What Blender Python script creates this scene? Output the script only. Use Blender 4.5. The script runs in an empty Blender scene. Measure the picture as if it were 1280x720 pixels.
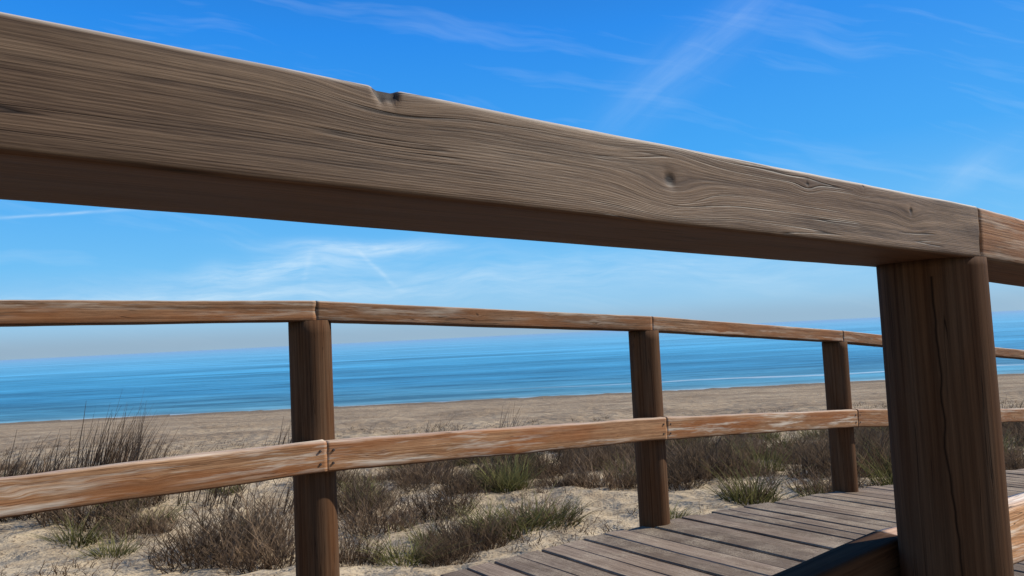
import bpy, math, random, bmesh
from mathutils import Vector, Matrix, noise as mn
random.seed(7)
sc=bpy.context.scene
COL=sc.collection
H=3.5   # camera height above the sea (z=0)
def link(o): COL.objects.link(o); return o

class NT:
    def __init__(s,nt): s.nt=nt; s.n=nt.nodes; s.l=nt.links
    def new(s,t,**k):
        nd=s.n.new(t)
        for a,b in k.items(): setattr(nd,a,b)
        return nd
    def put(s,sock,v):
        if isinstance(v,bpy.types.NodeSocket): s.l.new(v,sock)
        else:
            try: sock.default_value=v
            except Exception: sock.default_value=(v[0],v[1],v[2],1.0)
    def m(s,op,a,b=0.0,c=0.0,clamp=False):
        nd=s.new('ShaderNodeMath',operation=op,use_clamp=clamp)
        s.put(nd.inputs[0],a); s.put(nd.inputs[1],b)
        if len(nd.inputs)>2: s.put(nd.inputs[2],c)
        return nd.outputs[0]
    def vm(s,op,a,b):
        nd=s.new('ShaderNodeVectorMath',operation=op); s.put(nd.inputs[0],a); s.put(nd.inputs[1],b); return nd.outputs[0]
    def mix(s,f,a,b,bt='MIX'):
        nd=s.new('ShaderNodeMix',data_type='RGBA',blend_type=bt)
        s.put(nd.inputs[0],f)
        for sk,v in ((nd.inputs[6],a),(nd.inputs[7],b)):
            if isinstance(v,bpy.types.NodeSocket): s.l.new(v,sk)
            else: sk.default_value=(v[0],v[1],v[2],1)
        return nd.outputs[2]
    def noise(s,v,scale=1,detail=3,rough=.5,dist=0.0):
        nd=s.new('ShaderNodeTexNoise'); s.put(nd.inputs['Vector'],v)
        nd.inputs['Scale'].default_value=scale; nd.inputs['Detail'].default_value=detail
        nd.inputs['Roughness'].default_value=rough; nd.inputs['Distortion'].default_value=dist
        return nd.outputs['Fac']
    def ramp(s,f,pts):
        nd=s.new('ShaderNodeValToRGB'); s.put(nd.inputs[0],f); e=nd.color_ramp.elements
        while len(e)<len(pts): e.new(.5)
        for el,(p,c) in zip(e,pts):
            el.position=p; el.color=(c,c,c,1) if isinstance(c,(int,float)) else (c[0],c[1],c[2],1)
        return nd.outputs[0]
    def mr(s,v,a,b,c=0.0,d=1.0,smooth=False):
        nd=s.new('ShaderNodeMapRange')
        if smooth: nd.interpolation_type='SMOOTHSTEP'
        s.put(nd.inputs[0],v)
        for i,x in enumerate((a,b,c,d)): nd.inputs[i+1].default_value=x
        return nd.outputs[0]
    def sep(s,v):
        nd=s.new('ShaderNodeSeparateXYZ'); s.put(nd.inputs[0],v); return nd.outputs
    def comb(s,x,y,z):
        nd=s.new('ShaderNodeCombineXYZ'); s.put(nd.inputs[0],x); s.put(nd.inputs[1],y); s.put(nd.inputs[2],z); return nd.outputs[0]
    def attr(s,name):
        return s.new('ShaderNodeAttribute',attribute_name=name)
    def bump(s,h,dist,st=1.0,nrm=None):
        nd=s.new('ShaderNodeBump'); s.put(nd.inputs['Height'],h); nd.inputs['Distance'].default_value=dist; nd.inputs['Strength'].default_value=st
        if nrm is not None: s.l.new(nrm,nd.inputs['Normal'])
        return nd.outputs[0]
def newmat(name):
    m=bpy.data.materials.new(name); m.use_nodes=True
    t=NT(m.node_tree); b=m.node_tree.nodes['Principled BSDF']
    return m,t,b

def wood(name,dark,light,warm,warmamt=.35,line=.0026,rough=.72,crack=.010,relief=.0012,spec=.18,lines=.5,under=None,pale=0.0,top=0.0,sand=0.0,fine=1.3,gx=2.2,cx=1.6):
    m,t,b=newmat(name)
    G=t.attr('grain').outputs['Vector']
    knot=t.attr('knot').outputs['Fac']; tint=t.attr('tint').outputs['Fac']; cd=t.attr('crackd').outputs['Fac']
    s=t.sep(G)
    low=t.noise(t.vm('MULTIPLY',G,(.9,16,16)),1,2)
    n1=t.noise(t.vm('MULTIPLY',G,(gx,160,160)),1,4,.66)
    n2=t.noise(t.vm('MULTIPLY',G,(30,900,900)),1,3,.7)
    r=t.m('SQRT',t.m('ADD',t.m('POWER',t.m('ADD',s[1],.045),2),t.m('POWER',t.m('ADD',s[2],.09),2)))
    r=t.m('ADD',r,t.m('MULTIPLY',low,.022))
    ph=t.m('MULTIPLY_ADD',n1,8.0,t.m('MULTIPLY',r,2*math.pi/line))
    ring=t.m('MULTIPLY',t.m('SINE',ph),.5)
    amp=t.mr(low,.38,.62,.15,1)
    rr=t.m('MULTIPLY',ring,t.m('MULTIPLY',amp,lines))
    v=t.m('ADD',t.m('ADD',t.mr(n1,.28,.72,0,1),rr),t.m('MULTIPLY',t.m('SUBTRACT',n2,.5),fine))
    col=t.mix(t.m('MULTIPLY_ADD',v,1.0,0.0,clamp=True),dark,light)
    bn=t.noise(t.vm('MULTIPLY',G,(2.6,17,17)),1,3,.6)
    big=t.mr(bn,.42,.66,0,warmamt)
    col=t.mix(big,col,t.mix(v,(warm[0]*.5,warm[1]*.42,warm[2]*.38),warm))
    if pale>0:
        pn=t.mr(t.noise(t.vm('MULTIPLY',G,(3.2,48,48)),1.0,4,.72),.49,.66,0,pale)
        col=t.mix(t.m('MULTIPLY',pn,t.mr(low,.38,.52)),col,(.66,.57,.45))
    blot=t.mr(bn,.3,.75,1.2,.74)
    tt=t.m('MULTIPLY',t.m('ADD',tint,1.0),blot)
    col=t.mix(1,col,t.comb(tt,tt,tt),'MULTIPLY')
    geo=t.new('ShaderNodeNewGeometry')
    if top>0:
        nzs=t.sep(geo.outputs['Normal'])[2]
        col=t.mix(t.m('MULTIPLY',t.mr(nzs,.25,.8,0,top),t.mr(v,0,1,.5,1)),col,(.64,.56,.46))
    if sand>0:
        sn=t.noise(geo.outputs['Position'],4.5,4,.7); s2=t.noise(geo.outputs['Position'],180,2,.6)
        col=t.mix(t.m('MULTIPLY',t.mr(sn,.45,.7,.08,sand),t.mr(s2,.35,.6)),col,(.50,.41,.29))
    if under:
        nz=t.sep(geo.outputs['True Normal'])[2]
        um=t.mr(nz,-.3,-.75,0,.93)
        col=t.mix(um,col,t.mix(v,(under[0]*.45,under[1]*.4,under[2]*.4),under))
    cn=t.noise(t.vm('MULTIPLY',G,(cx,80,80)),1.0,2,.5)
    ca=t.m('ABSOLUTE',t.m('SUBTRACT',cn,.5))
    cw=t.m('MULTIPLY',t.mr(ca,0,crack,1,0),t.mr(t.noise(t.vm('MULTIPLY',G,(4.5,30,30)),1,2,.5),.52,.58))
    c2=t.mr(t.m('ABSOLUTE',t.m('SUBTRACT',cd,1.0)),0,.0024,1,0)
    cr=t.m('MAXIMUM',cw,c2)
    kn=t.mr(knot,.2,.75)
    dk=t.m('MAXIMUM',t.m('MULTIPLY',cr,.92),t.m('MULTIPLY',kn,.9))
    col=t.mix(dk,col,(dark[0]*.18,dark[1]*.16,dark[2]*.16))
    t.l.new(col,b.inputs['Base Color'])
    b.inputs['Roughness'].default_value=rough
    b.inputs['Specular IOR Level'].default_value=spec
    h=t.m('ADD',t.m('MULTIPLY',v,.6),t.m('MULTIPLY',dk,-1.3))
    t.l.new(t.bump(h,relief,.75),b.inputs['Normal'])
    return m
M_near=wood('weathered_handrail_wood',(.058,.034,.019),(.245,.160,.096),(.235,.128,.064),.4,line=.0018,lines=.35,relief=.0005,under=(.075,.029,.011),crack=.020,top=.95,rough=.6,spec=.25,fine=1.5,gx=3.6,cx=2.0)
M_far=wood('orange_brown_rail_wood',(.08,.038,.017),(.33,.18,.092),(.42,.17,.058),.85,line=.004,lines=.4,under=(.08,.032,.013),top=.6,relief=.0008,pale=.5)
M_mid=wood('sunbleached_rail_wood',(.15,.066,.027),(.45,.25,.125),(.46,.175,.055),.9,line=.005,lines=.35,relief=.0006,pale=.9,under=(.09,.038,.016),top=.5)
M_post=wood('dark_round_post_wood',(.042,.022,.012),(.130,.072,.039),(.16,.070,.028),.7,line=.006,crack=.009,lines=.12,relief=.0006,spec=.08,rough=.85,fine=.6)
M_deck=wood('grey_brown_deck_board',(.085,.058,.040),(.30,.225,.165),(.25,.175,.115),.35,line=.005,lines=.35,crack=.012,relief=.001,sand=.75,spec=.1,rough=.8)
def metal():
    m,t,b=newmat('dull_steel_screw'); n=t.noise(t.new('ShaderNodeTexCoord').outputs['Object'],300,2)
    t.l.new(t.mix(n,(.05,.03,.02),(.13,.11,.10)),b.inputs['Base Color']); b.inputs['Metallic'].default_value=.6; b.inputs['Roughness'].default_value=.55
    return m
M_screw=metal()

def setattrs(me,grain,knot=None,tint=None,crackd=None):
    n=len(me.vertices)
    a=me.attributes.new('grain','FLOAT_VECTOR','POINT'); a.data.foreach_set('vector',[c for g in grain for c in g])
    for nm,v in (('knot',knot),('tint',tint),('crackd',crackd)):
        a=me.attributes.new(nm,'FLOAT','POINT'); a.data.foreach_set('value',v if v is not None else [0.0]*n)

def beam_mesh(name,L,w,h,segs,seed,knots=(),rad=.006,per=6,amp=.0012,mat=None,tint=0.0,chips=()):
    ring=[]
    hw,hh=w/2,h/2
    corners=[(hw-rad,hh-rad,0),(-hw+rad,hh-rad,90),(-hw+rad,-hh+rad,180),(hw-rad,-hh+rad,270)]
    for ci,(cy,cz,a0) in enumerate(corners):
        for k in range(4):
            a=math.radians(a0+30*k); ring.append((cy+rad*math.cos(a),cz+rad*math.sin(a)))
        ny,nz,_=corners[(ci+1)%4]; a=math.radians(a0+90)
        s=(cy+rad*math.cos(a),cz+rad*math.sin(a)); e=(ny+rad*math.cos(a),nz+rad*math.sin(a))
        for k in range(1,per): f=k/per; ring.append((s[0]+(e[0]-s[0])*f,s[1]+(e[1]-s[1])*f))
    R=len(ring); vs=[];gr=[];kn=[]; tn=[]
    off=Vector((seed*3.7,seed*1.3,seed*.77))
    for i in range(segs+1):
        x=L*i/segs
        for (y,z) in ring:
            p=Vector((x,y,z-hh))
            q=Vector((x*3,y*14,z*14))+off
            nv=mn.noise(q); nv2=mn.noise(Vector((x*14,y*40,z*40))+off)
            rv=Vector((0,y,z)); rv.normalize()
            d=amp*(nv*1.3+nv2*.5)
            gx,gy,gz=x,y,z
            kv=0
            for (kx,ky,kz,ks) in knots:
                dx=(x-kx)/(ks*3.0); dy=(y-ky)/(ks*1.4); dz=(z-kz)/(ks*1.4)
                e=math.exp(-(dx*dx+dy*dy+dz*dz))
                gy-=(y-ky)*.75*e; gz-=(z-kz)*.85*e; gz+=ks*.35*e
                nz_=1+.5*mn.noise(Vector((x*120,z*120,seed)))
                rr=(((x-kx)/(ks*.40))**2+((y-ky)/(ks*.3))**2+((z-kz)/(ks*.32))**2)*nz_
                kv=max(kv,math.exp(-rr)); d-=.0018*math.exp(-rr*.9)*(ks/.02); d+=.0005*e
            for (kx,ky,kz,ks,dep) in chips:
                rr=((x-kx)/ks)**2+((y-ky)/ks*.9)**2+((z-kz)/ks*1.5)**2
                rr*=1+.5*mn.noise(Vector((x*150,y*150,z*150)))
                if rr<2: e=max(0,1-rr/1.4); d-=dep*min(1,e*2); kv=max(kv,min(1,e*2.5))
                e2=math.exp(-(((x-kx)/(ks*5))**2+((z-kz)/(ks*3))**2)); gz+=ks*.9*e2
            p+=rv*d
            vs.append(p); gr.append((gx+seed*5.3,gy,gz)); kn.append(kv); tn.append(tint(x/L) if callable(tint) else tint)
    fs=[]
    for i in range(segs):
        for j in range(R):
            a=i*R+j; b2=i*R+(j+1)%R
            fs.append((a,b2,b2+R,a+R))
    for side in (0,segs):
        c=len(vs); vs.append(Vector((L*side/segs,0,-hh))); gr.append((L*side/segs+seed*5.3,0,0)); kn.append(0); tn.append(0)
        for j in range(R):
            a=side*R+j; b2=side*R+(j+1)%R
            fs.append((c,b2,a) if side==0 else (c,a,b2))
    me=bpy.data.meshes.new(name); me.from_pydata([tuple(v) for v in vs],[],fs)
    setattrs(me,gr,kn,tn)
    me.materials.append(mat); me.update()
    bm=bmesh.new(); bm.from_mesh(me); bmesh.ops.recalc_face_normals(bm,faces=bm.faces); bm.to_mesh(me); bm.free()
    for p in me.polygons: p.use_smooth=len(p.vertices)==4
    return me

def beam_matrix(p0,p1):
    d=(p1-p0).normalized()
    y=Vector((0,0,1)).cross(d).normalized(); z=d.cross(y)
    return Matrix.Translation(p0)@Matrix((d,y,z)).transposed().to_4x4()

def post_mesh(name,r,L,seed,na=40,nz=50,crack=None,tint=0.0,mat=None):
    vs=[];gr=[];cd=[]
    off=Vector((seed*2.1,seed,seed*4))
    for i in range(nz+1):
        z=L*i/nz
        for j in range(na+1):
            a=2*math.pi*j/na + math.pi/2      # mesh seam on the far side
            rr=r*(1+.018*mn.noise(Vector((math.cos(a)*1.2,math.sin(a)*1.2,z*2.2))+off)+.008*mn.noise(Vector((math.cos(a)*5,math.sin(a)*5,z*3))+off))
            vs.append((rr*math.cos(a),rr*math.sin(a),z)); gr.append((z+seed*5.3,r*math.cos(a),r*math.sin(a)))
            c=0.0
            if crack:
                a0,z0,z1,wob=crack
                path=a0+wob*(z-z0)+.10*mn.noise(Vector((0,0,z*7+seed)))+.05*mn.noise(Vector((3,0,z*30+seed)))
                if z0<z<z1: c=1.0+(a-path)*r
            cd.append(c)
    fs=[]
    W=na+1
    for i in range(nz):
        for j in range(na): a=i*W+j; fs.append((a,a+1,a+1+W,a+W))
    c=len(vs); vs.append((0,0,L)); gr.append((L,0,0)); cd.append(0)
    for j in range(na): a=nz*W+j; fs.append((a,a+1,c))
    me=bpy.data.meshes.new(name); me.from_pydata(vs,[],fs)
    setattrs(me,gr,None,[tint]*len(vs),cd)
    me.materials.append(mat or M_post)
    for p in me.polygons: p.use_smooth=len(p.vertices)==4
    me.update(); return me

STEP=1.57
TOP={-3:.20,-2:.185,-1:.165,0:.142,1:.054,2:-.065,3:-.214,4:-.36,5:-.51,6:-.66,7:-.80,8:-.93,9:-1.05}
def topz(s):
    if s<=-3: return TOP[-3]
    if s>=9: return TOP[9]
    i=math.floor(s); f=s-i; return TOP[i]*(1-f)+TOP[i+1]*f
DK={-3:-.80,-2:-.81,-1:-.82,0:-.836,1:-.868,2:-.98,3:-1.13,4:-1.28,5:-1.43,6:-1.58,7:-1.72,8:-1.85,9:-1.97}
def deckz(s):
    if s<=-3: return DK[-3]
    if s>=9: return DK[9]
    i=math.floor(s); f=s-i; return DK[i]*(1-f)+DK[i+1]*f
ang=math.radians(37.0); D2=Vector((math.cos(ang),math.sin(ang))); N2=Vector((-D2.y,D2.x))
FA=Vector((-.67,2.5)); NA=Vector((.563,1.02))
def farp(s): return FA+D2*(STEP*s)
def nearp(s): return NA+D2*(STEP*s)
WID=(FA-NA).dot(N2)

def gh(x,y):
    z=-1.40
    if y>4: z-= .050*(min(y,22)-4)
    if y>22: z-=.058*(y-22)
    r=math.hypot(x,y)
    k=1 if r<25 else max(0,1-(r-25)/25)
    z+=.13*mn.noise(Vector((x*.35,y*.35,2)))*k+.05*mn.noise(Vector((x*1.1,y*1.1,7)))*k
    z+=.24*math.exp(-((x+4.7)/1.7)**2-((y-8.4)/1.6)**2)
    if r<14: z+=.035*mn.noise(Vector((x*3.3,y*3.3,1)))+.022*mn.noise(Vector((x*8,y*8,1)))
    elif r<60: z+=.04*mn.noise(Vector((x*1.5,y*1.5,1)))
    if y>50: z=max(z,-4.6)
    return z

def railing(label,pf,sts,inner,near):
    root=bpy.data.objects.new('wooden_railing',None); link(root); root.empty_display_size=.2
    p=pf(0); root.location=(p.x,p.y,H+gh(p.x,p.y))
    root['label']=label; root['category']='railing'; root['group']='railings along the boardwalk'
    inv=Matrix.Translation(-Vector(root.location))
    def add(o,mw):
        link(o); o.parent=root; o.matrix_parent_inverse=inv; o.matrix_basis=mw
        return o
    hr=.067 if near else .065; wr=.128 if near else .115
    dzn=-.006 if near else 0
    for k,s in enumerate(sts):
        p=pf(s); tz=topz(s)+dzn
        bz=gh(p.x,p.y)-.25
        hi=near and s==0
        L=tz-hr-bz+.002
        cr=None
        if hi: cr=(math.radians(247),L-.66,L-.02,-.14)
        me=post_mesh('post',.0655 if hi else .068,L,k*1.7+(20 if near else 3),na=96 if hi else 40,nz=160 if hi else 40,crack=cr,tint=-.15 if hi else random.uniform(0,.25))
        o=bpy.data.objects.new('post',me); add(o,Matrix.Translation((p.x,p.y,H+bz)))
        if hi: o['label']='round dark brown timber post with one long vertical crack'
    for k,s in enumerate(sts[:-1]):
        a,b=pf(s),pf(s+1); za,zb=topz(s)+dzn,topz(s+1)+dzn
        if near and s==-1: za=.175
        P0=Vector((a.x,a.y,H+za)); P1=Vector((b.x,b.y,H+zb)); d=(P1-P0).normalized()
        g=.0006
        P0+=d*g; P1-=d*g; L=(P1-P0).length
        if near and s==-1:
            y0=-wr/2
            kn=[(L-.584,y0,.004,.017),(L-.385,y0,.022,.007),(L-.178,y0,.012,.011),(L-.28,y0,.029,.005)]
            me=beam_mesh('top_rail',L,wr,hr,900,1.0,knots=kn,per=14,amp=.0011,rad=.004,mat=M_near,tint=lambda f:-.22+.36*max(0,min(1,(f-.35)/.6)),chips=[(L-.842,y0+.002,hr/2-.003,.0085,.003)])
        else:
            kn=[(random.uniform(.1,L-.1),-wr/2,random.uniform(-.02,.02),.012) for _ in range(3)]
            me=beam_mesh('top_rail',L,wr,hr,120,k+(30 if near else 9.5),knots=kn,mat=M_far,amp=.002,tint=random.uniform(-.1,.15))
        o=bpy.data.objects.new('top_rail',me); add(o,beam_matrix(P0,P1))
        mh=.098; mw=.045; drop=.44 if near else .445
        off=inner*(.068+mw/2-.004)
        Q0=Vector((a.x+off.x,a.y+off.y,H+za-drop-(.075 if near and s==-1 else 0))); Q1=Vector((b.x+off.x,b.y+off.y,H+zb-drop))
        d=(Q1-Q0).normalized(); Q0+=d*(g); Q1-=d*g; L=(Q1-Q0).length
        sg=1 if inner.dot(N2)>0 else -1
        yn=-mw/2
        dk_=near and s==-1  # dark wood and lowered tint on this rail stand in for the post's shadow
        kn=[(random.uniform(.08,L-.08),yn,random.uniform(-.03,.03),random.uniform(.008,.014)) for _ in range(4)]
        if dk_: kn=[]
        lt=near and s==0  # raised tint paints sunlit brightness into this rail piece
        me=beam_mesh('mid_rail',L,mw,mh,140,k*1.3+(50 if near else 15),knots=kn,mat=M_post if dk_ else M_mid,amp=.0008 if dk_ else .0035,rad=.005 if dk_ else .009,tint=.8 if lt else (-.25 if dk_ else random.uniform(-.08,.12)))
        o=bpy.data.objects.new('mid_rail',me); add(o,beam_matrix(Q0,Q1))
        if dk_: o['label']='dark brown lower rail with the post shadow put into its colour'
        for xx in (.022,L-.022):
            for zz in (-.03,-.07):
                sm=bpy.data.meshes.get('screw_mesh')
                if not sm:
                    bm=bmesh.new(); bmesh.ops.create_cone(bm,cap_ends=True,segments=12,radius1=.0045,radius2=.0035,depth=.004)
                    bmesh.ops.rotate(bm,verts=bm.verts,matrix=Matrix.Rotation(math.radians(90),3,'X'))
                    sm=bpy.data.meshes.new('screw_mesh'); bm.to_mesh(sm); bm.free(); sm.materials.append(M_screw)
                so=bpy.data.objects.new('screw',sm); link(so)
                so.parent=o
                so.location=(xx,sg*(mw/2+.001),zz)
    return root
railing('weathered brown wooden railing with round posts beside the dune grass',farp,list(range(-3,9)),-N2,False)
railing('grey-brown wooden handrail with cracks and knots on round posts',nearp,list(range(-2,9)),N2,True)

def deck():
    vs=[];fs=[];gr=[];ti=[]
    pw=.108; gap=.010; s0=-3*STEP; n=int((8*STEP-s0)/(pw+gap)); seg=14
    for i in range(n):
        x0=s0+i*(pw+gap); x1=x0+pw
        tint=random.uniform(-.28,.25); sd=random.uniform(0,50); sk=random.uniform(-.003,.003)
        e0=-.02+random.uniform(-.006,.006); e1=WID+.012+random.uniform(-.014,.014)
        z0=deckz(x0/STEP); z1=deckz(x1/STEP); dz=random.uniform(-.003,.003)
        prof=[(0,-.032),(0,-.004),(.004,0),(pw/2,.0006),(pw-.004,0),(pw,-.004),(pw,-.032)]
        base=len(vs)
        for k in range(seg+1):
            f=k/seg; t=e0+(e1-e0)*f
            for (px,pz) in prof:
                xx=x0+px+sk*(f-.5)+.0012*mn.noise(Vector((t*4,px*10,sd))); zz=z0+(z1-z0)*px/pw+pz+dz+.0025*mn.noise(Vector((xx*5,t*3,sd)))
                P=NA+D2*xx+N2*t
                vs.append((P.x,P.y,H+zz)); gr.append((t+sd,px,pz)); ti.append(tint)
        m=len(prof)
        for k in range(seg):
            for j in range(m-1):
                a=base+k*m+j; fs.append((a,a+1,a+1+m,a+m))
            fs.append((base+k*m+m-1,base+k*m,base+(k+1)*m,base+(k+1)*m+m-1))
        fs.append(tuple(base+j for j in range(m))); fs.append(tuple(base+seg*m+j for j in reversed(range(m))))
    me=bpy.data.meshes.new('boardwalk'); me.from_pydata(vs,[],fs)
    setattrs(me,gr,None,ti); me.materials.append(M_deck)
    bm=bmesh.new(); bm.from_mesh(me); bmesh.ops.recalc_face_normals(bm,faces=bm.faces); bm.to_mesh(me); bm.free()
    o=bpy.data.objects.new('boardwalk',me); link(o); o['kind']='structure'; o['label']='grey-brown plank boardwalk sloping down toward the beach'
    for t in (.14,WID/2,WID-.14):
        for s in range(-3,8):
            za=deckz(s)-.037; zb=deckz(s+1)-.037
            a=NA+D2*(STEP*s)+N2*t; b=NA+D2*(STEP*(s+1))+N2*t
            P0=Vector((a.x,a.y,H+za)); P1=Vector((b.x,b.y,H+zb)); L=(P1-P0).length
            me=beam_mesh('bearer',L-.002,.07,.14,6,s+t*9,mat=M_post)
            q=bpy.data.objects.new('bearer',me); link(q); q.parent=o; q.matrix_basis=beam_matrix(P0,P1)
deck()

def ground():
    NX,NY=520,560
    xs=[2.2*math.sinh(7.9*(2*i/NX-1)) for i in range(NX+1)]
    ys=[]
    for j in range(NY+1):
        t=2*j/NY-1
        v=3.0*math.sinh(7.0*t)+7
        ys.append(90+j*.01 if v>90 else v)
    vs=[(x,y,H+gh(x,y)) for y in ys for x in xs]
    W=NX+1
    fs=[(j*W+i,j*W+i+1,(j+1)*W+i+1,(j+1)*W+i) for j in range(NY) for i in range(NX)]
    me=bpy.data.meshes.new('sand_ground'); me.from_pydata(vs,[],fs)
    for p in me.polygons: p.use_smooth=True
    m,t,b=newmat('dune_sand')
    P=t.new('ShaderNodeNewGeometry').outputs['Position']; s=t.sep(P)
    n1=t.noise(P,.55,3,.6); n2=t.noise(P,5,4,.68); n4=t.noise(P,30,3,.7)
    col=t.mix(t.mr(n1,.3,.7),(.36,.275,.17),(.57,.455,.30))
    col=t.mix(t.mr(n2,.46,.66,0,.6),col,(.23,.165,.10))
    col=t.mix(t.mr(n4,.54,.65,0,.85),col,(.09,.062,.038))
    st=t.noise(t.vm('MULTIPLY',P,(.2,.8,1)),1,4,.7)
    far=t.mr(s[1],11,18)
    col=t.mix(t.m('MULTIPLY',far,.5),col,(.30,.215,.135))
    col=t.mix(t.m('MULTIPLY',t.mr(st,.42,.62),t.m('MULTIPLY',far,.65)),col,(.19,.135,.085))
    wet=t.mr(t.m('ADD',s[1],t.m('MULTIPLY',n1,3)),38.5,41,0,.7)
    col=t.mix(wet,col,(.15,.115,.08))
    t.l.new(col,b.inputs['Base Color']); b.inputs['Roughness'].default_value=.95; b.inputs['Specular IOR Level'].default_value=.1
    foot=t.new('ShaderNodeTexVoronoi',feature='SMOOTH_F1'); t.put(foot.inputs['Vector'],P); foot.inputs['Scale'].default_value=3.6; foot.inputs['Smoothness'].default_value=.4
    fa=t.mr(s[1],14,26,.12,.04)
    h=t.m('ADD',t.m('MULTIPLY',n2,.07),t.m('ADD',t.m('MULTIPLY',foot.outputs['Distance'],fa),t.m('MULTIPLY',n4,.016)))
    t.l.new(t.bump(h,1.0,.85),b.inputs['Normal'])
    me.materials.append(m)
    o=bpy.data.objects.new('sand_ground',me); link(o); o['kind']='structure'
ground()

def sea():
    ys=[36]; st=.6
    while ys[-1]<60000: ys.append(ys[-1]+st); st*=1.09
    xs=[-60000,-8000,-1500,-400,-100,0,100,400,1500,8000,60000]
    vs=[(x,y,0) for y in ys for x in xs]; W=len(xs)
    fs=[(j*W+i,j*W+i+1,(j+1)*W+i+1,(j+1)*W+i) for j in range(len(ys)-1) for i in range(W-1)]
    me=bpy.data.meshes.new('sea_water'); me.from_pydata(vs,[],fs)
    m,t,b=newmat('sea_surface')
    P=t.new('ShaderNodeNewGeometry').outputs['Position']; s=t.sep(P)
    lg=t.m('LOGARITHM',s[1],10)
    base=t.ramp(t.mr(lg,1.6,3.6),[(0,(.24,.36,.34)),(.03,(.09,.27,.34)),(.10,(.045,.22,.34)),(.22,(.07,.31,.46)),(.42,(.15,.43,.58)),(.62,(.21,.44,.57)),(.85,(.25,.41,.53))])  # outer stops paint horizon haze into the water colour
    w1=t.noise(t.vm('MULTIPLY',P,(.09,.42,1)),1,4,.68)
    w2=t.noise(t.vm('MULTIPLY',P,(.014,.060,1)),1,4,.65)
    w3=t.noise(t.vm('MULTIPLY',P,(.0012,.010,1)),1,3,.6)
    nearw=t.mr(lg,1.7,2.2,1.0,.2)
    v=t.m('ADD',t.m('ADD',t.m('MULTIPLY',t.m('SUBTRACT',w1,.5),nearw),t.m('MULTIPLY',t.m('SUBTRACT',w2,.5),1.0)),t.m('MULTIPLY',t.m('SUBTRACT',w3,.5),.6))
    k=t.m('ADD',1.0,t.m('MULTIPLY',t.mr(v,-.2,.2,-.5,.5),t.mr(lg,2.1,3.0,1,.05)))
    col=t.mix(1,base,t.comb(k,k,k),'MULTIPLY')
    wn=t.noise(t.vm('MULTIPLY',P,(.12,.3,1)),1,3)
    fm=t.m('MULTIPLY',t.mr(t.m('ADD',s[1],t.m('MULTIPLY',wn,2.0)),42.8,44.2,1,0),t.mr(w1,.25,.42))
    br=t.m('ABSOLUTE',t.m('SUBTRACT',t.m('ADD',s[1],t.m('MULTIPLY',wn,5.0)),52))
    fm=t.m('MAXIMUM',fm,t.m('MULTIPLY',t.mr(br,0,.8,.8,0),t.mr(w2,.47,.54)))
    col=t.mix(t.m('MULTIPLY',fm,.8),col,(.70,.74,.73))
    t.l.new(col,b.inputs['Base Color']); b.inputs['Roughness'].default_value=.4; b.inputs['Specular IOR Level'].default_value=.25
    t.l.new(t.bump(t.m('ADD',w1,w2),1.0,.6),b.inputs['Normal'])
    me.materials.append(m)
    o=bpy.data.objects.new('sea_water',me); link(o); o['kind']='structure'
sea()

def grassmat(name,c1,c2,c3):
    m,t,b=newmat(name)
    r=t.attr('rnd').outputs['Fac']; hh=t.attr('hgt').outputs['Fac']
    oi=t.new('ShaderNodeObjectInfo').outputs['Random']
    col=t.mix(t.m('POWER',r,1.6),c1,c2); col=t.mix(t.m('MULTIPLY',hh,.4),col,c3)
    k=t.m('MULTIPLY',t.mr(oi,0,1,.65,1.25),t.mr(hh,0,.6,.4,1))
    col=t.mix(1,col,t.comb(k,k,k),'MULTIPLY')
    di=t.new('ShaderNodeBsdfDiffuse'); t.l.new(col,di.inputs[0])
    tr=t.new('ShaderNodeBsdfTranslucent'); t.l.new(col,tr.inputs[0])
    mx=t.new('ShaderNodeMixShader'); mx.inputs[0].default_value=.25
    t.l.new(di.outputs[0],mx.inputs[1]); t.l.new(tr.outputs[0],mx.inputs[2])
    t.l.new(mx.outputs[0],t.n['Material Output'].inputs[0])
    return m
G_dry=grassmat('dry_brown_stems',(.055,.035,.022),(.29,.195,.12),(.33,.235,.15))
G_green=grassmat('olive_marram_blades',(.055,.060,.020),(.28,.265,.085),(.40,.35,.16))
G_reed=grassmat('tall_dry_reed_stems',(.07,.045,.03),(.28,.19,.12),(.15,.10,.068))
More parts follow.
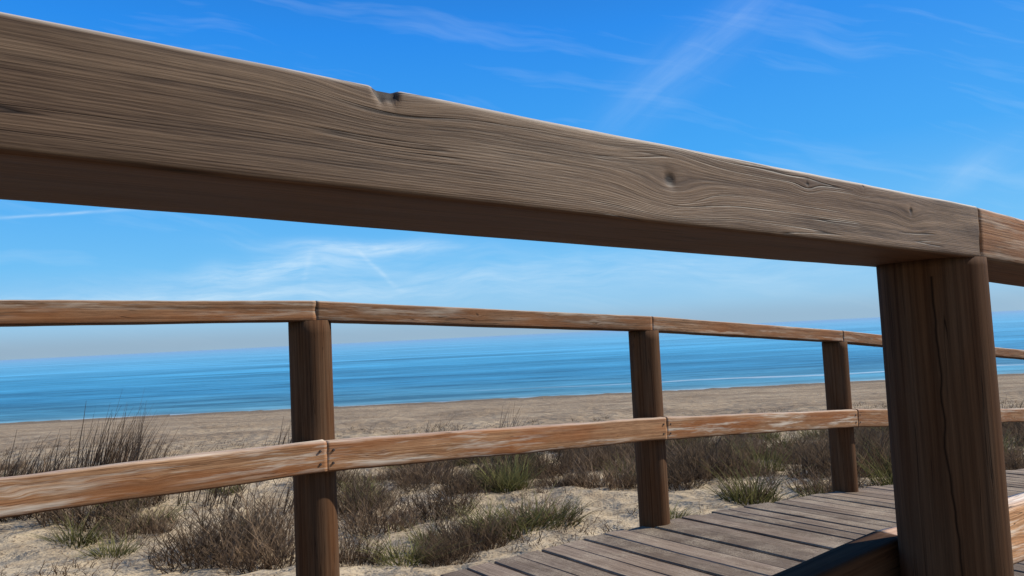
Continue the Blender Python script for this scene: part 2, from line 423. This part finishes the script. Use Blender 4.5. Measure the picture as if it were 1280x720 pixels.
def blades(n,rad,hmin,hmax,spread,width,lean=(0,0),curl=.6,seed=0,twig=0.0,S=4):
    R=random.Random(seed); vs=[];fs=[];rn=[];hg=[]
    for _ in range(n):
        a=R.uniform(0,2*math.pi); rr=rad*math.sqrt(R.random()); bx,by=rr*math.cos(a),rr*math.sin(a)
        h=R.uniform(hmin,hmax)*(1-.35*(rr/rad)**2)*(1+.25*math.sin(a*2+seed))
        oa=a+R.gauss(0,.7); ol=spread*(.15+.85*rr/rad)*R.uniform(.4,1.3)
        dx,dy=math.cos(oa)*ol+lean[0]*R.uniform(.4,1.5),math.sin(oa)*ol+lean[1]
        fa=R.uniform(0,math.pi); wx,wy=math.cos(fa),math.sin(fa); rv=R.random(); w=width*R.uniform(.6,1.3)
        base=len(vs); kx=R.gauss(0,twig); ky=R.gauss(0,twig)
        for k in range(S+1):
            f=k/S; bend=f**1.8
            x=bx+dx*h*(f*.5+bend*curl)+kx*h*math.sin(f*5); y=by+dy*h*(f*.5+bend*curl)+ky*h*math.sin(f*4); z=h*(f-.22*curl*bend*min(1.5,ol*2))-.03
            ww=w*(1-.85*f)*.5
            vs+= [(x-wx*ww,y-wy*ww,z),(x+wx*ww,y+wy*ww,z)]; rn+=[rv,rv]; hg+=[f,f]
        for k in range(S): q=base+2*k; fs.append((q,q+1,q+3,q+2))
        if twig>.03:
            for _k in range(3):
                k=R.randint(1,S-1); q=vs[base+2*k]; a2=R.uniform(0,6.28); l2=h*R.uniform(.2,.4)
                b2=len(vs); ex,ey,ez=q[0]+math.cos(a2)*l2*.7,q[1]+math.sin(a2)*l2*.7,q[2]+l2*.8
                vs+=[q,(q[0]+wx*w*.6,q[1]+wy*w*.6,q[2]),(ex,ey,ez)]; fs.append((b2,b2+1,b2+2)); rn+=[rv]*3; hg+=[.5,.5,1]
    return vs,fs,rn,hg
def bmesh_obj(name,data,mat):
    vs,fs,rn,hg=data
    me=bpy.data.meshes.new(name); me.from_pydata(vs,[],fs)
    for nm,v in (('rnd',rn),('hgt',hg)):
        a=me.attributes.new(nm,'FLOAT','POINT'); a.data.foreach_set('value',v)
    me.materials.append(mat); me.update(); return me
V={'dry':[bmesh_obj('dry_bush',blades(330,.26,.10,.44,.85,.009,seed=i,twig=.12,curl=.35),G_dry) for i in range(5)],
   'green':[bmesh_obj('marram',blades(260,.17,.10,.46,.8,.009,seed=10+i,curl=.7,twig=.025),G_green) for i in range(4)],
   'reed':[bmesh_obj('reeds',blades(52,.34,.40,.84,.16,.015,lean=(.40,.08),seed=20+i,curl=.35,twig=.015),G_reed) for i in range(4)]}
LAB={'dry':('dry_shrub','low dry brown twiggy shrub growing in the dune sand','shrub','dry shrubs on the dune'),
     'green':('grass_clump','olive green marram grass clump growing in the sand','grass','marram grass clumps on the dune'),
     'reed':('reed_clump','tall thin dry brown reeds leaning on the dune','reeds','dry reed clumps on the dune')}
cnt=0
def over_deck(x,y,m=.25):
    t=(Vector((x,y))-NA).dot(N2); return -m<t<WID+m
def put(kind,x,y,sc_=1.0,sz=1.0):
    global cnt
    if over_deck(x,y,.30*sc_+.1): return
    nm,lab,cat,grp=LAB[kind]
    o=bpy.data.objects.new(nm,random.choice(V[kind])); link(o)
    o.location=(x,y,H+gh(x,y)); o.scale=(sc_,sc_,sc_*sz)
    o.rotation_euler=(0,0,random.uniform(0,6.28) if kind!='reed' else random.uniform(-.3,.3))
    o['label']=lab; o['category']=cat; o['group']=grp; cnt+=1
for (k,x,y,s,z) in [
 ('dry',-2.25,5.5,1.3,.9),('dry',-1.85,5.3,1.15,.85),('dry',-2.1,5.9,1.3,1.0),('green',-3.05,5.7,.9,.6),('green',-3.6,6.2,.9,.7),
 ('green',-.80,5.15,1.0,.5),('dry',-.6,5.25,.6,.7),('green',-.05,5.9,1.4,.55),('green',.25,6.1,1.1,.5),('green',-.3,6.1,1.1,.6),('dry',.1,6.2,1.0,.6),
 ('dry',-1.25,6.7,1.2,.8),('dry',-.75,7.1,1.1,.8),('dry',-1.6,7.4,1.3,.9),('green',1.95,6.6,1.2,.85),('dry',2.0,6.8,.8,.8),('green',2.45,6.3,1.0,.5),('dry',2.7,6.7,1.1,.7),
 ('dry',3.0,7.6,1.4,1.0),('dry',3.5,7.9,1.4,1.1),('green',2.6,8.3,1.2,1.0),('dry',1.5,7.6,1.0,.8),('green',1.15,6.0,.7,.5),
 ('dry',-3.9,6.9,1.3,.9),('dry',-4.6,7.2,1.2,.8),('dry',-3.3,6.6,1.0,.8)]:
    put(k,x,y,s,z)
for i in range(17):
    x=random.uniform(-6.3,-3.7); put('reed',x,random.uniform(7.6,9.3),1.0,random.uniform(.6,.78)+.40*math.exp(-((x+4.55)/.40)**2))
for i in range(12):
    x=random.uniform(-.9,4.0); put('reed',x,random.uniform(8.6,10.6)+.15*x,.85,random.uniform(.5,.7))
# continuous scrub belt along the back of the dune
for i in range(95):
    y=random.uniform(8.0,12.6); x=random.uniform(-.16*y,.86*y)
    put(random.choices(['dry','green'],[.82,.18])[0],x,y,random.uniform(.9,1.45),random.uniform(.6,.95))
R=random.Random(3); tries=0
while cnt<298 and tries<6000:
    tries+=1
    y=4.9+ (R.random()**.85)*9.0; x=R.uniform(-.76*y-.3,.80*y+.6)
    d=mn.noise(Vector((x*.45,y*.45,11)))
    k=R.choices(['dry','green','reed'],[.64,.32,.04])[0]
    if d< .05+(.3 if y<7.5 else 0)-(.38 if 7.6<y<12 and x>-2.5 else 0):
        if R.random()<.06: put(R.choice(['green','dry']),x,y,R.uniform(.35,.6),.8)
        continue
    s=R.uniform(.6,1.2)
    put(k,x,y,s,R.uniform(.5,.95))
def cover():
    R=random.Random(5); VS=[];FS=[];RN=[];HG=[]
    n=0
    while n<1700:
        y=3.2+(R.random()**.9)*15; x=R.uniform(-.85*y,.95*y+1)
        if over_deck(x,y,.05): continue
        if mn.noise(Vector((x*.8,y*.8,3)))<-.1: continue
        vs,fs,rn,hg=blades(R.randint(4,14),.07,.03,.17,1.7,.007,seed=n,curl=.7,twig=.1,S=3)
        z=H+gh(x,y)+.02; b=len(VS)
        VS+=[(a+x,c+y,e+z) for a,c,e in vs]; FS+=[tuple(q+b for q in f) for f in fs]; RN+=rn; HG+=hg; n+=1
    o=bpy.data.objects.new('ground_cover',bmesh_obj('ground_cover',(VS,FS,RN,HG),G_dry)); link(o); o['kind']='stuff'; o['label']='sparse dry sprigs and stalks scattered over the sand'
cover()

sun_az=math.radians(15.0); el=math.radians(39)
S=Vector((math.cos(sun_az)*math.cos(el),math.sin(sun_az)*math.cos(el),math.sin(el)))
L=bpy.data.lights.new('sun','SUN'); L.energy=5.0; L.angle=math.radians(.5); L.color=(1,.94,.83)
lo=bpy.data.objects.new('sun',L); link(lo); lo.rotation_euler=S.to_track_quat('Z','Y').to_euler(); lo.location=(0,0,30)
w=bpy.data.worlds.new('World'); sc.world=w; w.use_nodes=True
try: w.cycles.sampling_method='MANUAL'; w.cycles.sample_map_resolution=256
except Exception: pass
t=NT(w.node_tree); bg=w.node_tree.nodes['Background']
sky=t.new('ShaderNodeTexSky',sky_type='NISHITA'); sky.sun_disc=False; sky.sun_elevation=el; sky.sun_rotation=math.pi/2-sun_az
sky.air_density=1.0; sky.dust_density=.6; sky.ozone_density=2.0
d=t.new('ShaderNodeTexCoord').outputs['Generated']; s=t.sep(d)
e=s[2]
grad=t.ramp(t.m('MULTIPLY_ADD',e,1.6,.02,clamp=True),[(0,(3.0,5.1,7.0)),(.07,(2.7,5.4,7.9)),(.18,(1.4,4.8,8.5)),(.37,(.42,3.5,8.5)),(.62,(.15,2.4,7.9)),(.85,(.10,1.2,4.8))])
col=t.mix(t.mr(s[1],-.3,.1,.35,.93),sky.outputs[0],grad)
ys=t.m('MAXIMUM',s[1],.05); p=t.m('DIVIDE',s[0],ys); q=t.m('DIVIDE',s[2],ys)
pq=t.comb(p,q,0)
wn=t.noise(pq,5,2,.5); wrp=t.m('MULTIPLY',t.m('SUBTRACT',wn,.5),.06)
q2=t.m('ADD',q,wrp)
nH=t.noise(t.comb(t.m('MULTIPLY',p,13),t.m('MULTIPLY',q2,90),0),1,5,.65)
a38=math.radians(38)
rA=t.m('ADD',t.m('MULTIPLY',p,math.cos(a38)),t.m('MULTIPLY',q2,math.sin(a38))); rB=t.m('ADD',t.m('MULTIPLY',p,-math.sin(a38)),t.m('MULTIPLY',q2,math.cos(a38)))
nD=t.noise(t.comb(t.m('MULTIPLY',rA,6),t.m('MULTIPLY',rB,34),3),1,4,.6)
nL=t.noise(t.comb(t.m('MULTIPLY',p,3.2),t.m('ADD',t.m('MULTIPLY',q2,26),t.m('MULTIPLY',p,6)),5),1,4,.6)
def streak(pc,qc,deg,Lh,W,a,nn,warp=1.0):
    c,s_=math.cos(math.radians(deg)),math.sin(math.radians(deg))
    dx=t.m('SUBTRACT',p,pc); dy=t.m('SUBTRACT',q,qc)
    A=t.m('ADD',t.m('MULTIPLY',dx,c),t.m('MULTIPLY',dy,s_))
    B=t.m('ADD',t.m('MULTIPLY',dx,-s_),t.m('MULTIPLY',dy,c))
    B2=t.m('ADD',B,t.m('MULTIPLY',wrp,warp)) if warp else B
    g=t.m('EXPONENT',t.m('MULTIPLY',t.m('ADD',t.m('POWER',t.m('DIVIDE',A,Lh),2),t.m('POWER',t.m('DIVIDE',B2,W),2)),-1))
    return t.m('MULTIPLY',g,t.mr(nn,.3,.7,a*.2,a))
cl=None
for a in [(.245,.345,38,.14,.028,.14,nD,.4),(.33,.42,32,.16,.03,.06,nD,1),(-.19,.128,-4,.11,.008,.62,nH,.4),(-.30,.108,5,.13,.014,.52,nH,.8),(-.17,.100,-45,.035,.003,.24,nH,.8),
          (-.27,.105,75,.02,.004,.16,nH,.8),(-.584,.19,1,.09,.002,.45,nH,0),(.62,.19,25,.06,.02,.15,nD,.6),(0,.075,0,.6,.028,.26,nH,1),(-.45,.07,0,.25,.010,.34,nH,.6)]:
    v=streak(*a); cl=v if cl is None else t.m('ADD',cl,v)
cl=t.m('ADD',cl,t.mr(nL,.52,.78,0,.12))
cl=t.m('MULTIPLY',cl,t.mr(s[1],.05,.2),clamp=True)
col=t.mix(cl,col,(7.6,8.8,9.4))
hz=t.m('EXPONENT',t.m('MULTIPLY',t.m('POWER',t.m('DIVIDE',t.m('ADD',e,-.006),.022),2),-1))
hz=t.m('MULTIPLY',hz,t.mr(p,-.7,.7,.85,.5))
col=t.mix(hz,col,(2.8,3.85,4.9))
t.l.new(col,bg.inputs[0]); bg.inputs[1].default_value=.11

cam=bpy.data.cameras.new('camera'); co=bpy.data.objects.new('camera',cam); link(co)
cam.sensor_width=36; cam.lens=36*950/1280; cam.clip_start=.02; cam.clip_end=100000
pitch=math.radians(3.55); roll=math.radians(2.8)
F=Vector((0,math.cos(pitch),math.sin(pitch))); U=Vector((0,-math.sin(pitch),math.cos(pitch))); X=Vector((1,0,0))
Xr=X*math.cos(roll)-U*math.sin(roll); Ur=U*math.cos(roll)+X*math.sin(roll)
M=Matrix((Xr,Ur,-F)).transposed().to_4x4(); M.translation=Vector((0,0,H)); co.matrix_world=M
sc.camera=co
sc.view_settings.view_transform='Standard'; sc.view_settings.look='None'; sc.view_settings.exposure=0
